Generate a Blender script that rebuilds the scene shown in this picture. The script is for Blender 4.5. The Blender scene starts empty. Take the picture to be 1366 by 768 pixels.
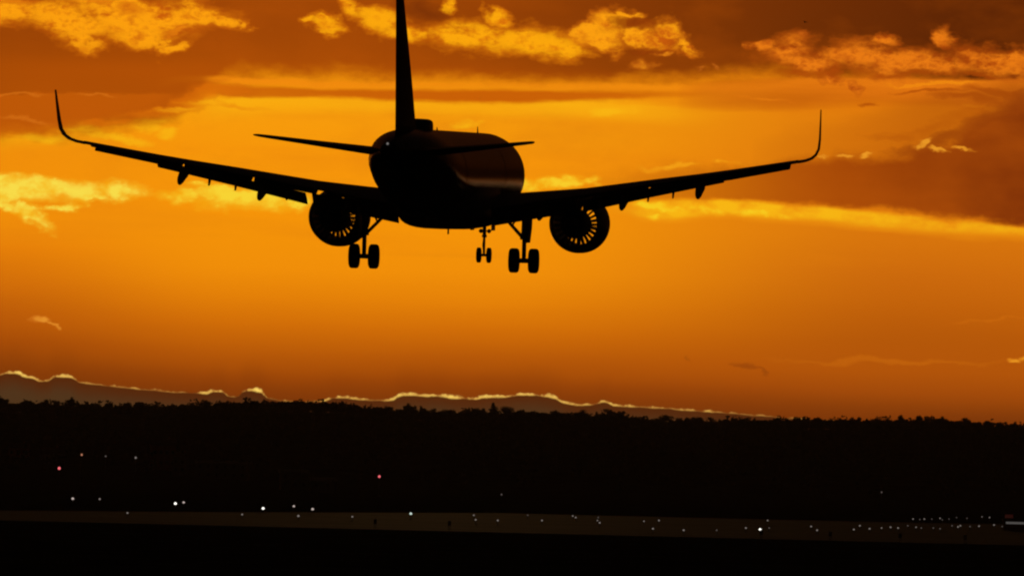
import bpy, bmesh, math, random
from mathutils import Matrix, Vector
R = math.radians
random.seed(11)
C = bpy.context.scene.collection
sc = bpy.context.scene

# ------------------------------------------------------------------ camera
FPX = 10103.0                    # focal length in pixels of the 1366 wide photograph
CAM_H = 12.0
ROLL = R(1.4)
PITCH = math.atan(226.0 / FPX)
CAMROT = Matrix.Rotation(PITCH, 3, 'X') @ Matrix.Rotation(-ROLL, 3, 'Y')
cam = bpy.data.cameras.new('camera')
cam.sensor_width = 36.0
cam.lens = 36.0 * FPX / 1366.0
cam.clip_start = 1.0
cam.clip_end = 80000.0
camo = bpy.data.objects.new('camera', cam)
C.objects.link(camo)
M3 = CAMROT @ Matrix(((1, 0, 0), (0, 0, -1), (0, 1, 0)))
camo.matrix_world = Matrix.Translation((0, 0, CAM_H)) @ M3.to_4x4()
sc.camera = camo

def ray(x, y):
    return CAMROT @ Vector(((x - 683) / FPX, 1.0, -(y - 384) / FPX))
def at(x, y, D):
    d = ray(x, y); d = d * (D / d.y)
    return Vector((d.x, d.y, d.z + CAM_H))
def lev(x, y):                   # photograph pixel -> levelled angle coordinates (pixels, y down)
    d = ray(x, y).normalized()
    return (math.atan2(d.x, d.y) * FPX, -math.asin(d.z) * FPX)

# ------------------------------------------------------------------ render settings
sc.view_settings.view_transform = 'Standard'
sc.view_settings.look = 'None'
sc.view_settings.gamma = 1.0
sc.view_settings.exposure = 0.0
sc.view_settings.use_curve_mapping = False
sc.cycles.max_bounces = 3
sc.cycles.diffuse_bounces = 1
sc.cycles.glossy_bounces = 2
sc.cycles.filter_width = 2.2

def lin(c):
    o = []
    for v in c:
        v = v / 255.0
        o.append(v / 12.92 if v <= 0.04045 else ((v + 0.055) / 1.055) ** 2.4)
    return (o[0], o[1], o[2], 1.0)

# ------------------------------------------------------------------ world: dusk sky with cloud decks, all by direction
SUN_EL, SUN_AZ = R(1.2), R(-0.6)
world = bpy.data.worlds.new('World'); sc.world = world
world.use_nodes = True
nt = world.node_tree
nt.nodes.clear()
N = nt.nodes.new
L = nt.links.new
def setin(sock, v):
    if hasattr(v, 'is_linked') or isinstance(v, bpy.types.NodeSocket):
        L(v, sock)
    else:
        sock.default_value = v
def mth(op, a, b=None, c=None, clamp=False):
    n = N('ShaderNodeMath'); n.operation = op
    setin(n.inputs[0], a)
    if b is not None: setin(n.inputs[1], b)
    if c is not None: setin(n.inputs[2], c)
    if clamp: return mth('MINIMUM', mth('MAXIMUM', n.outputs[0], 0.0), 1.0)
    return n.outputs[0]
def sstep(x, a, b, t0=0.0, t1=1.0):
    n = N('ShaderNodeMapRange'); n.interpolation_type = 'SMOOTHSTEP'
    setin(n.inputs['Value'], x); setin(n.inputs['From Min'], a); setin(n.inputs['From Max'], b)
    n.inputs['To Min'].default_value = t0; n.inputs['To Max'].default_value = t1
    return n.outputs['Result']
def mixc(f, a, b):
    n = N('ShaderNodeMix'); n.data_type = 'RGBA'; n.clamp_factor = False; n.clamp_result = False
    setin(n.inputs[0], f); setin(n.inputs[6], a); setin(n.inputs[7], b)
    return n.outputs[2]
def xyz(x, y, z=0.0):
    n = N('ShaderNodeCombineXYZ'); setin(n.inputs[0], x); setin(n.inputs[1], y); setin(n.inputs[2], z)
    return n.outputs[0]
tc = N('ShaderNodeTexCoord')
sep = N('ShaderNodeSeparateXYZ'); L(tc.outputs['Generated'], sep.inputs[0])
AZ = mth('ARCTAN2', sep.outputs[0], sep.outputs[1])
EL = mth('ARCSINE', sep.outputs[2])
X0 = mth('MULTIPLY', AZ, FPX)
Y = mth('MULTIPLY', EL, -FPX)
def noise(sx, sy, seed, detail=5.0, rough=0.55):
    n = N('ShaderNodeTexNoise'); n.inputs['Scale'].default_value = 1.0
    n.inputs['Detail'].default_value = detail; n.inputs['Roughness'].default_value = rough
    L(xyz(mth('MULTIPLY_ADD', X0, 1.0 / sx, seed * 7.31), mth('MULTIPLY_ADD', Y, 1.0 / sy, seed * 3.17), seed * 1.7), n.inputs['Vector'])
    return mth('MULTIPLY_ADD', n.outputs[0], 2.0, -1.0)          # about -0.5 .. 0.5
def curve(pts, lo=None, hi=None):
    """value as a function of azimuth; pts are photograph pixels (x, value)"""
    xs = [p[0] for p in pts]; ys = [p[1] for p in pts]
    x0, x1 = min(xs), max(xs); y0, y1 = min(ys), max(ys)
    if y1 - y0 < 1e-6: y1 = y0 + 1e-3
    t = mth('MULTIPLY_ADD', X, 1.0 / (x1 - x0), -x0 / (x1 - x0), True)
    f = N('ShaderNodeFloatCurve'); L(t, f.inputs[1])
    cm = f.mapping; cv = cm.curves[0]
    q = sorted(((a - x0) / (x1 - x0), (b - y0) / (y1 - y0)) for a, b in pts)
    while len(cv.points) < len(q): cv.points.new(0.5, 0.5)
    for p_, (a, b) in zip(cv.points, q):
        p_.location = (a, b); p_.handle_type = 'AUTO_CLAMPED'
    cm.update()
    return mth('MULTIPLY_ADD', f.outputs[0], y1 - y0, y0)
def edge(pts):                   # an edge line given in photograph pixels
    return curve([lev(*p) for p in pts])
def amount(pts):                 # an amount along the photograph's x
    return curve([(lev(x, 300)[0], v) for x, v in pts])

nA = noise(150, 75, 1, 6, 0.58)              # large billows
nB = noise(55, 30, 2, 6, 0.62)               # small billows
nC = noise(420, 42, 3, 5, 0.55)              # long streaks
nD = noise(26, 18, 4, 4, 0.6)                # fine texture
nE = noise(900, 260, 5, 3, 0.5)              # slow tone drift
warpx = noise(70, 46, 6, 5, 0.6)
warpy = noise(70, 40, 7, 5, 0.6)
X = mth('MULTIPLY_ADD', warpx, 0.5, X0)
XB = mth('MULTIPLY_ADD', warpx, 34.0, X0)
YB = mth('MULTIPLY_ADD', warpy, 20.0, Y)
YW = mth('MULTIPLY_ADD', nB, 10.0, mth('MULTIPLY_ADD', nA, 16.0, Y))
YS = mth('MULTIPLY_ADD', nC, 12.0, mth('MULTIPLY_ADD', nB, 4.0, Y))

def blob(x, y, rx, ry, ang=0.0, n=None, amp=0.85, soft=0.85):
    cx, cy = lev(x, y); t = R(ang) - ROLL; c_, s_ = math.cos(t), math.sin(t)
    u = mth('MULTIPLY_ADD', YB, s_ / rx, mth('MULTIPLY_ADD', XB, c_ / rx, -(cx * c_ + cy * s_) / rx))
    v = mth('MULTIPLY_ADD', YB, c_ / ry, mth('MULTIPLY_ADD', XB, -s_ / ry, (cx * s_ - cy * c_) / ry))
    d = mth('SUBTRACT', 1.0, mth('SQRT', mth('MULTIPLY_ADD', u, u, mth('MULTIPLY', v, v))))
    if n is not None: d = mth('MULTIPLY_ADD', n, amp, d)
    return sstep(d, 0.0, soft)
def union(*ms):
    r = ms[0]
    for m in ms[1:]: r = mth('MAXIMUM', r, m)
    return r
def band(top, bot, st, sb, y=None):
    y = y or YS
    a = edge(top); b = edge(bot)
    m1 = sstep(mth('SUBTRACT', y, a), -st, st)
    m2 = sstep(mth('SUBTRACT', b, y), -sb, sb)
    return mth('MULTIPLY', m1, m2)
def ramp(x, stops):
    r = N('ShaderNodeValToRGB'); L(x, r.inputs[0]); cr = r.color_ramp; cr.interpolation = 'LINEAR'
    while len(cr.elements) < len(stops): cr.elements.new(0.5)
    for e, (p_, c) in zip(cr.elements, stops):
        e.position = p_; e.color = c
    return r.outputs[0]

# clear-sky gradient towards the sunset (two columns blended in azimuth); positions are photograph rows at the picture's middle
Y0, Y1 = lev(683, -40)[1], lev(683, 640)[1]
def col(rows):
    return ramp(yn, [((lev(683, y)[1] - Y0) / (Y1 - Y0), lin(c)) for y, c in rows])
yn = mth('MULTIPLY_ADD', mth('MULTIPLY_ADD', nE, 14.0, mth('MULTIPLY_ADD', nC, 9.0, Y)), 1.0 / (Y1 - Y0), -Y0 / (Y1 - Y0), True)
mid = col([(-40, (225, 120, 10)), (60, (240, 140, 10)), (150, (252, 160, 12)), (210, (252, 153, 10)), (300, (252, 152, 8)), (365, (250, 148, 8)),
           (405, (238, 134, 7)), (440, (220, 115, 6)), (475, (196, 95, 6)), (510, (174, 78, 5)), (545, (150, 66, 6)), (600, (130, 55, 6))])
lft = col([(-40, (225, 120, 10)), (60, (240, 135, 10)), (150, (250, 152, 10)), (210, (246, 146, 10)), (310, (250, 148, 8)), (350, (238, 132, 8)),
           (400, (216, 112, 8)), (440, (196, 95, 7)), (475, (176, 80, 5)), (510, (160, 72, 5)), (545, (145, 66, 5)), (600, (125, 55, 6))])
rgt = col([(-40, (200, 98, 10)), (60, (220, 112, 10)), (150, (226, 122, 12)), (210, (224, 120, 12)), (300, (222, 120, 12)), (350, (212, 110, 12)),
           (400, (200, 100, 9)), (440, (190, 92, 8)), (480, (190, 90, 8)), (510, (176, 80, 8)), (545, (150, 66, 6)), (600, (130, 58, 6))])
base = mixc(sstep(X, lev(330, 400)[0], lev(-20, 400)[0]), mid, lft)
base = mixc(sstep(X, lev(640, 400)[0], lev(1230, 300)[0]), base, rgt)
sky = mixc(mth('MULTIPLY', mth('MULTIPLY_ADD', nA, 0.9, 0.05, True), sstep(Y, lev(683, 330)[1], lev(683, 200)[1])), base, lin((226, 126, 12)))
sky = mixc(mth('MULTIPLY', mth('MULTIPLY_ADD', nC, 1.0, 0.0, True), sstep(Y, lev(683, 480)[1], lev(683, 300)[1], .6, 1.0)), sky, lin((236, 134, 12)))

# soft golden veils under the deck
v = mth('MULTIPLY', band([(-100, 186), (70, 178), (120, 158), (190, 150), (280, 133), (400, 128), (600, 134), (800, 134), (920, 142), (1000, 150)],
                         [(-100, 194), (70, 190), (130, 184), (260, 158), (400, 147), (600, 149), (800, 155), (900, 160), (1000, 152)], 5, 14),
        mth('MULTIPLY', amount([(-100, .5), (60, .85), (110, .5), (200, .2), (260, .3), (310, .85), (600, .95), (760, 1), (860, .8), (960, .15), (1100, 0)]), mth('MULTIPLY_ADD', nC, 1.5, 0.8, True)))
sky = mixc(v, sky, lin((255, 178, 16)))
v = union(blob(122, 171, 46, 18, 18, nB), blob(192, 159, 56, 18, 0, nB), blob(60, 183, 50, 10, 0, nC), blob(226, 178, 20, 9, 0, nB), blob(155, 185, 60, 8, 8, nB), blob(620, 168, 22, 8, 0, nB), blob(818, 150, 40, 12, 0, nB))
sky = mixc(mth('MULTIPLY', v, 0.65), sky, lin((255, 190, 20)))

# brown deck across the top, thinning into streaks at its lower edge
deck_lo = [(-100, 176), (0, 180), (60, 182), (110, 174), (170, 162), (230, 150), (262, 137), (285, 119), (310, 106), (420, 103), (560, 108), (700, 110), (860, 111), (960, 108),
           (1050, 104), (1150, 106), (1366, 112), (1450, 116)]
deck = band([(-100, -900), (1450, -900)], deck_lo, 5, 17, mth('MULTIPLY_ADD', nA, 26.0, mth('MULTIPLY_ADD', nB, 16.0, mth('MULTIPLY_ADD', nC, 9.0, Y))))
deck_col = mixc(amount([(-100, 0), (500, 0.05), (700, .22), (880, .5), (1000, .62), (1150, .75), (1366, 1), (1450, 1)]), lin((172, 75, 5)), lin((80, 28, 4)))
deck_col = mixc(sstep(Y, lev(683, 120)[1], lev(683, 30)[1], 0.0, 0.45), deck_col, mixc(amount([(-100, 0), (700, 0.2), (1366, 1), (1450, 1)]), lin((140, 57, 6)), lin((52, 17, 5))))
deck_col = mixc(mth('MULTIPLY', sstep(Y, lev(683, 85)[1], lev(683, 112)[1]), 0.55), deck_col, lin((182, 80, 5)))
deck_col = mixc(mth('MULTIPLY_ADD', nA, 0.5, 0.02, True), deck_col, lin((194, 88, 8)))
deck_col = mixc(mth('MULTIPLY_ADD', nE, 0.8, 0.05, True), deck_col, lin((120, 48, 4)))
sky = mixc(mth('MULTIPLY', deck, 0.97), sky, deck_col)
# left shelf under the deck: redder, with thin pale streaks
v = mth('MULTIPLY', band([(-100, 124), (100, 124), (160, 124), (300, 120)], [(-100, 176), (60, 178), (120, 162), (200, 142), (250, 126), (300, 121)], 3, 8, YW), amount([(-100, 1), (190, 1), (270, 0), (400, 0)]))
sky = mixc(mth('MULTIPLY', v, 0.6), sky, lin((204, 96, 8)))
v = union(blob(20, 127, 60, 3.2, 0, nC, 0.8, 0.8), blob(130, 126, 34, 2.6, 0, nC, 0.8, 0.8), blob(40, 160, 40, 3.0, 6, nC, 0.8, 0.8))
sky = mixc(mth('MULTIPLY', v, 0.5), sky, lin((222, 118, 24)))
# second streak: bright line, then the orange-brown streak beneath
v = mth('MULTIPLY', band([(200, 108), (300, 101), (420, 105), (600, 109), (800, 112), (950, 112), (1100, 106)], [(200, 120), (300, 111), (440, 116), (600, 118), (800, 121), (950, 122), (1100, 112)], 3, 4),
        amount([(200, 0), (262, .1), (300, .9), (450, .85), (600, .6), (800, .7), (960, .75), (1040, .5), (1120, 0)]))
sky = mixc(v, sky, lin((246, 140, 14)))
v = mth('MULTIPLY', band([(240, 113), (440, 117), (600, 120), (800, 122), (1000, 120)], [(240, 122), (340, 131), (440, 129), (600, 136), (760, 135), (860, 131), (1000, 122)], 4, 4),
        amount([(240, 0), (300, .8), (430, .95), (600, 1), (780, .95), (880, .6), (960, 0)]))
sky = mixc(v, sky, lin((205, 98, 6)))

# sunlit cumulus
def lit(mask, c_hi, c_lo, tex=nB, k=1.7, off=0.62, strength=1.0):
    global sky
    core = sstep(mask, 0.12, 0.85)
    c = mixc(mth('MULTIPLY', mth('MULTIPLY_ADD', tex, k, off, True), mth('MULTIPLY_ADD', core, 0.8, 0.2)), lin(c_lo), lin(c_hi))
    sky = mixc(mth('MULTIPLY', mth('POWER', mask, 0.55), strength), sky, c)
tx = mth('MULTIPLY_ADD', mth('ABSOLUTE', nB), -1.0, mth('MULTIPLY_ADD', mth('ABSOLUTE', nD), -1.1, mth('MULTIPLY_ADD', nB, 0.4, 0.26)))
# streaks over the right half below the deck
lit(mth('MULTIPLY', band([(900, 112), (1050, 107), (1200, 108), (1450, 112)], [(900, 140), (1050, 140), (1200, 134), (1300, 140), (1450, 150)], 4, 10), amount([(900, 0), (980, .5), (1200, .8), (1450, 1)])),
    (232, 120, 18), (196, 92, 10), nC, 2.2, .6, 0.85)
lit(union(blob(1290, 131, 46, 6, 4, nC), blob(1240, 122, 60, 3, 0, nC), blob(1330, 124, 50, 5, 8, nC), blob(1156, 141, 20, 4, 0, nD)), (178, 76, 6), (170, 70, 6), nC, 1, .5, 0.75)
lit(union(blob(1020, 132, 60, 5, 2, nC), blob(1240, 111, 70, 3, 0, nC), blob(1310, 143, 40, 3, 0, nC)), (250, 146, 16), (226, 118, 16), nC, 1, .6, 0.7)

v = mth('MULTIPLY', band([(1000, 190), (1150, 160), (1250, 128), (1366, 112), (1450, 108)], [(1000, 230), (1450, 230)], 14, 20, YW), amount([(1000, 0), (1180, .15), (1280, .5), (1366, .85), (1450, 1)]))
lit(v, (188, 90, 10), (158, 68, 8), nA, 1.8, .5, 0.9)
# brown bank on the right with a lit upper rim and a golden streak beneath
rim_top = [(700, 262), (800, 236), (850, 227), (940, 223), (1000, 224), (1060, 216), (1100, 211), (1122, 204), (1140, 209), (1170, 210), (1215, 205), (1236, 196), (1256, 198), (1276, 190), (1292, 176), (1322, 156), (1366, 134), (1450, 110)]
bank = band(rim_top, [(700, 262), (820, 262), (900, 266), (1000, 270), (1100, 276), (1200, 284), (1300, 294), (1366, 300), (1450, 306)], 11, 7, mth('MULTIPLY_ADD', nD, 8.0, mth('MULTIPLY_ADD', nB, 13.0, mth('MULTIPLY_ADD', nA, 10.0, Y))))
bank = mth('MULTIPLY', bank, amount([(700, 0), (820, .22), (900, .42), (980, .62), (1060, .85), (1140, .97), (1450, 1)]))
bc = mixc(amount([(700, 0), (1050, .1), (1250, .65), (1366, .95), (1450, 1)]), lin((174, 76, 6)), lin((130, 50, 7)))
bc = mixc(mth('MULTIPLY_ADD', nA, 0.7, 0.15, True), bc, lin((190, 88, 10)))
sky = mixc(bank, sky, bc)
lit(union(blob(1262, 186, 46, 12, -25, nB), blob(1300, 166, 56, 14, -30, nB), blob(1345, 142, 56, 16, -20, nB), blob(1225, 198, 46, 9, -6, nB)), (160, 70, 8), (146, 60, 8), nD, 1.4, .5, 0.75)
lit(union(blob(1240, 172, 50, 9, -18, nD), blob(1200, 184, 46, 7, 0, nB), blob(1285, 152, 50, 8, -14, nB)), (190, 92, 8), (180, 84, 8), nD, 1, .5, 0.55)
lit(union(blob(1126, 205, 20, 4.0, 0, nD), blob(1100, 208, 14, 3, 0, nD), blob(1166, 207, 12, 3, 0, nD), blob(1230, 192, 18, 4.5, -14, nD), blob(1256, 200, 18, 3.5, 12, nD), blob(1285, 196, 18, 3, 0, nD)),
    (246, 162, 40), (214, 120, 20), nD, 1.8, .65, 0.85)
lit(union(blob(920, 218, 22, 3.5, 0, nD), blob(966, 216, 20, 3.5, 0, nD), blob(890, 222, 34, 4, -6, nC)), (255, 172, 24), (240, 145, 14), nD, 1.6, .5, 0.8)
gh = mth('MULTIPLY', band([(780, 262), (840, 265), (900, 266), (950, 268), (1020, 274), (1100, 279), (1200, 290), (1300, 297), (1366, 303), (1450, 308)],
                          [(780, 268), (840, 284), (880, 292), (960, 288), (1020, 293), (1100, 298), (1200, 305), (1300, 313), (1366, 316), (1450, 322)], 4, 7),
          amount([(780, 0), (830, .35), (880, .85), (1000, .95), (1100, .9), (1240, .75), (1366, .7), (1450, .5)]))
lit(gh, (255, 188, 20), (244, 146, 14), nB, 1.8, .66)
lit(union(blob(880, 276, 44, 9, 12, nD), blob(932, 279, 40, 8, 6, nD), blob(868, 290, 14, 7, 0, nD), blob(1010, 283, 46, 7, 6, nD)), (255, 214, 34), (255, 180, 16), nD, 1.8, .7, 0.85)

upper = sky
# left third
lit(union(blob(264, 128, 62, 13, -20, nB), blob(205, 150, 70, 11, -8, nB), blob(315, 119, 46, 7, 0, nC), blob(140, 164, 50, 8, -6, nC)), (226, 114, 8), (198, 92, 8), nC, 1.6, .5, 0.7)
lit(union(blob(300, 140, 60, 6, 4, nC), blob(230, 146, 40, 5, -4, nB)), (255, 176, 18), (236, 134, 10), nB, 1.6, .5, 0.6)
ga = union(blob(10, 12, 78, 28.6, 8, nB), blob(75, 26, 80.6, 31.2, 18, nB), blob(108, 52, 33.8, 22.1, 30, nD), blob(165, 22, 117, 44.2, 4, nB),
           blob(190, 48, 57.2, 28.6, 0, nD), blob(262, 20, 59.8, 31.2, 10, nB), blob(295, 32, 39, 13, 10, nD), blob(228, 60, 31.2, 10.4, -6, nD), blob(320, 36, 18.2, 13, 60, nD))
ga = union(ga, blob(90, 28, 120, 28, 12, nB, .5), blob(200, 26, 120, 36, 0, nB, .5))
lit(ga, (255, 160, 14), (206, 96, 10), tx, 2.0, 0.8)
lit(union(blob(165, 14, 26, 12, 10, nD), blob(20, 4, 40, 6, 0, nD), blob(120, 4, 22, 6, 0, nD), blob(228, 40, 20, 5, -20, nD)), (236, 132, 14), (196, 86, 10), nD, 1.5, 0.4, 0.75)
# low bright cumulus on the left and behind the aircraft
gi = union(blob(20, 248, 78, 15.4, 6, nB), blob(68, 245, 33.8, 12.6, 4, nD), blob(92, 254, 59.8, 12.6, 8, nB), blob(158, 252, 46.8, 15.4, 0, nD), blob(30, 258, 78, 11.2, 0, nB), blob(40, 284, 52, 12.6, 32, nD), blob(12, 270, 39, 9.8, 20, nD),
           blob(120, 262, 39, 5.6, 0, nB), blob(90, 276, 31.2, 7, -14, nD))
gi = union(gi, blob(70, 255, 130, 19, 0, nB, .5), blob(160, 251, 46, 17, 0, nD, .35), blob(62, 246, 44, 15, 0, nD, .4), blob(40, 284, 52, 12, 32, nD, .5))
lit(gi, (255, 228, 76), (253, 184, 20), nD, 1.8, .8, 0.95)
gk = union(blob(238, 262, 32.5, 8.75, 0, nD), blob(300, 262, 57.5, 17.5, 0, nB), blob(330, 258, 50, 17.5, 0, nB), blob(386, 268, 32.5, 15, 0, nD), blob(285, 249, 37.5, 7.5, 0, nD))
gk = union(gk, blob(330, 264, 105, 20, 0, nB, .55), blob(238, 262, 38, 12, 0, nD, .4))
lit(gk, (255, 220, 54), (252, 178, 18), nD, 1.9, .7, 0.95)
sky_left = sky
sky = upper
# middle
gb = union(blob(434, 32, 30.72, 16.64, 20, nD), blob(412, 26, 10.24, 8.96, 40, nD), blob(468, 12, 28.16, 20.48, 40, nB), blob(500, 28, 61.44, 20.48, 22, nB), blob(545, 44, 58.88, 16.64, 14, nB),
           blob(600, 52, 64, 17.92, 4, nB), blob(650, 46, 89.6, 30.72, 6, nB), blob(712, 56, 84.48, 28.16, 8, nB), blob(752, 70, 46.08, 10.24, 8, nB), blob(668, 22, 28.16, 12.8, 30, nD), blob(594, 8, 10.24, 14.08, -20, nD))
gb = union(gb, blob(615, 50, 100, 22, 4, nB, .45), blob(700, 55, 92, 25, 6, nB, .4), blob(500, 26, 60, 20, 18, nB, .5))
gb = union(gb, blob(715, 58, 84, 22, 6, nB, .3))
lit(gb, (255, 168, 12), (216, 106, 10), tx, 1.9, 0.9)
lit(blob(560, 14, 46, 18, 8, nB, 0.8, 0.9), (130, 52, 6), (112, 44, 6), nB, 1, .5, 0.8)
gc = union(blob(782, 40, 37.5, 20, -20, nD), blob(800, 60, 37.5, 15, 20, nD), blob(812, 26, 45, 17.5, -8, nD), blob(850, 48, 60, 16.25, 8, nD), blob(890, 46, 35, 25, 30, nD), blob(916, 62, 25, 10, 40, nD), blob(836, 17, 32.5, 6.25, 4, nD))
gc = union(gc, blob(800, 50, 50, 22, 0, nB, .5), blob(880, 50, 52, 18, 12, nB, .5))
lit(gc, (255, 160, 16), (202, 92, 12), tx, 1.8, 0.8)
lit(union(blob(838, 30, 34, 11, 8, nD, .6, .6), blob(866, 66, 30, 7, 0, nD, .6, .8)), (150, 62, 6), (140, 56, 6), nD, 1, .5, 0.85)
lit(union(blob(861, 87, 18, 9, 10, nD), blob(884, 70, 12, 5, 0, nD)), (240, 142, 22), (200, 96, 14), nD, 2, 0.6, .8)
lit(union(blob(955, 89, 12, 5, 30, nD), blob(935, 91, 10, 3, 0, nD), blob(980, 94, 12, 3, 0, nD)), (226, 126, 30), (170, 78, 14), nD, 2, 0.5, .6)
gm = union(blob(735, 244, 55, 11.25, -3, nD), blob(766, 241, 27.5, 8.75, 0, nD), blob(708, 248, 25, 8.75, 0, nD))
lit(gm, (255, 212, 44), (252, 176, 18), nD, 1.9, .65, 0.95)
sky_mid = sky
sky = upper
# right third
gf = union(blob(1015, 60, 25.2, 10, 0, nD), blob(1060, 68, 56, 25, 0, nB), blob(1085, 84, 47.6, 17.5, 0, nD), blob(1130, 74, 58.8, 25, 4, nB), blob(1182, 78, 72.8, 25, 8, nB), blob(1180, 53, 28, 10, 0, nD),
           blob(1240, 88, 84, 17.5, 0, nD), blob(1300, 78, 70, 27.5, 10, nB), blob(1350, 84, 58.8, 25, 24, nB), blob(1262, 52, 16.8, 17.5, 40, nD), blob(1110, 105, 14, 15, 60, nD), blob(1136, 118, 11.2, 15, -20, nD))
gf = union(gf, blob(1180, 80, 190, 24, 3, nB, .6), blob(1330, 86, 90, 24, 8, nB, .6))
lit(gf, (236, 124, 20), (178, 74, 10), tx, 2.1, 0.62)
lit(union(blob(1080, 98, 60, 6, 0, nD), blob(1200, 98, 90, 5, 0, nD), blob(1310, 100, 50, 5, 6, nD)), (176, 74, 8), (160, 66, 6), nD, 1, .5, 0.7)
lit(union(blob(1075, 46, 14, 5, 0, nD), blob(1380, 96, 30, 12, 20, nD)), (220, 108, 20), (176, 76, 12), nD, 1.6, .6, 0.7)
sky_right = sky
sky = base
# low sky
# wisps near the horizon
lit(union(blob(54, 427, 15, 5, 8, nD), blob(70, 434, 14, 2.5, 24, nD)), (250, 164, 50), (230, 130, 30), nD, 1.5, .5, 0.8)
lit(union(blob(1354, 483, 12, 3.5, 6, nD), blob(1372, 480, 14, 4, 0, nD)), (255, 170, 40), (240, 140, 24), nD, 1.5, .5, 0.9)
lit(union(blob(992, 489, 20, 3.5, 10, nD), blob(1014, 495, 10, 2.5, 30, nD), blob(914, 478, 8, 2.5, 40, nD)), (158, 70, 8), (158, 70, 8), nD, 1, .5, 0.7)
lit(union(blob(1330, 427, 70, 2.2, 0, nC, .6, .9), blob(1180, 481, 200, 5, 0, nC, .5)), (214, 112, 14), (206, 106, 12), nC, 1, .5, 0.6)

# cloud bank on the horizon, edged with light
bank_e = [(-200, 520), (-60, 503), (0, 498.5), (17, 496), (30, 500), (45, 503), (57, 507), (65, 506.5), (75, 501), (90, 501.5), (100, 505), (110, 510), (140, 513), (175, 517), (230, 522), (275, 524), (284, 521), (296, 522), (304, 527), (311, 528),
          (322, 523), (335, 519.5), (352, 525), (362, 531), (400, 535), (430, 534), (440, 531), (455, 529), (472, 531), (500, 533), (524, 531.5), (531, 527.5), (550, 525.5), (565, 527), (582, 526), (600, 529), (625, 531), (648, 528.5),
          (680, 527.5), (705, 525.5), (718, 526), (740, 530), (760, 537.5), (776, 539), (796, 537.5), (806, 535), (818, 540), (860, 542), (920, 546), (960, 549), (1000, 552.5), (1040, 556), (1100, 560), (1300, 572), (1600, 590)]
def edge_fine(pts, parts):        # split in spans so that the lumps stay crisp
    out = None
    for a, b in parts:
        seg = [p for p in pts if a <= p[0] <= b]
        e = edge(seg)
        if out is None: out = e
        else: out = mixf(mth('GREATER_THAN', X, lev(a, 520)[0]), out, e)
    return out
def mixf(f, a, b):
    n = N('ShaderNodeMix'); n.data_type = 'FLOAT'; n.clamp_factor = False
    setin(n.inputs[0], f); setin(n.inputs[2], a); setin(n.inputs[3], b)
    return n.outputs[0]
be = edge_fine(bank_e, [(-200, 230), (230, 600), (600, 1600)])
nR = noise(11, 11, 8, 3, 0.6)
dist = mth('SUBTRACT', mth('MULTIPLY_ADD', nR, 2.6, Y), be)          # >0 inside the bank
inside = sstep(dist, -1.2, 1.2)
depth = sstep(dist, 0.0, 30.0)
bank_c = mixc(depth, lin((92, 40, 8)), lin((84, 56, 30)))
# dusky air just above the bank
sky = mixc(sstep(dist, -46.0, 0.0, 0.0, 0.4), sky, lin((122, 48, 4)))
sky = mixc(inside, sky, bank_c)
rim_w = amount([(-200, .2), (0, .55), (20, .9), (45, 1), (60, .7), (80, 1), (105, .8), (115, .35), (150, .45), (200, .45), (232, .5), (262, .2), (284, 1), (300, .9), (311, .5), (326, 1), (352, 1.15), (364, .4),
                (400, .35), (428, .3), (444, .9), (465, .8), (490, .45), (505, .4), (528, .9), (560, 1), (620, .95), (680, 1), (720, .95), (760, .8), (780, .6), (806, 1), (818, .65), (900, .62), (960, .5), (1040, .35), (1100, .25), (1300, .1)])
rim_w = mth('MULTIPLY', rim_w, mth('MAXIMUM', mth('MULTIPLY_ADD', nR, 1.3, mth('MULTIPLY_ADD', nD, 1.5, 0.9)), 0.1))
thick = mth('MULTIPLY_ADD', rim_w, 1.2, 0.5)
rim = mth('SUBTRACT', 1.0, sstep(mth('DIVIDE', mth('ABSOLUTE', mth('SUBTRACT', dist, 0.4)), thick), 0.1, 1.8))
rim_col = mixc(rim_w, lin((196, 108, 36)), lin((255, 200, 92)))
sky = mixc(mth('MULTIPLY', rim, mth('MULTIPLY', mth('MINIMUM', mth('MULTIPLY', rim_w, 1.25), 1.0), 0.97), clamp=True), sky, rim_col)

sky_low = sky

# the glow dies away from the sunset; beyond it the Nishita dusk sky
nish = N('ShaderNodeTexSky'); nish.sky_type = 'NISHITA'; nish.sun_disc = False
nish.sun_elevation = SUN_EL; nish.sun_rotation = SUN_AZ; nish.air_density = 1.2; nish.dust_density = 2.0
def tint(c, k):
    n = N('ShaderNodeMix'); n.data_type = 'RGBA'; n.blend_type = 'MULTIPLY'; n.clamp_factor = False; n.inputs[0].default_value = 1.0
    L(c, n.inputs[6]); n.inputs[7].default_value = k; return n.outputs[2]
def back(c, st):
    n = N('ShaderNodeBackground'); L(c, n.inputs[0]); n.inputs[1].default_value = st; return n.outputs[0]
def mixs(f, a, b):
    n = N('ShaderNodeMixShader'); L(f, n.inputs[0]); L(a, n.inputs[1]); L(b, n.inputs[2]); return n.outputs[0]
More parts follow.
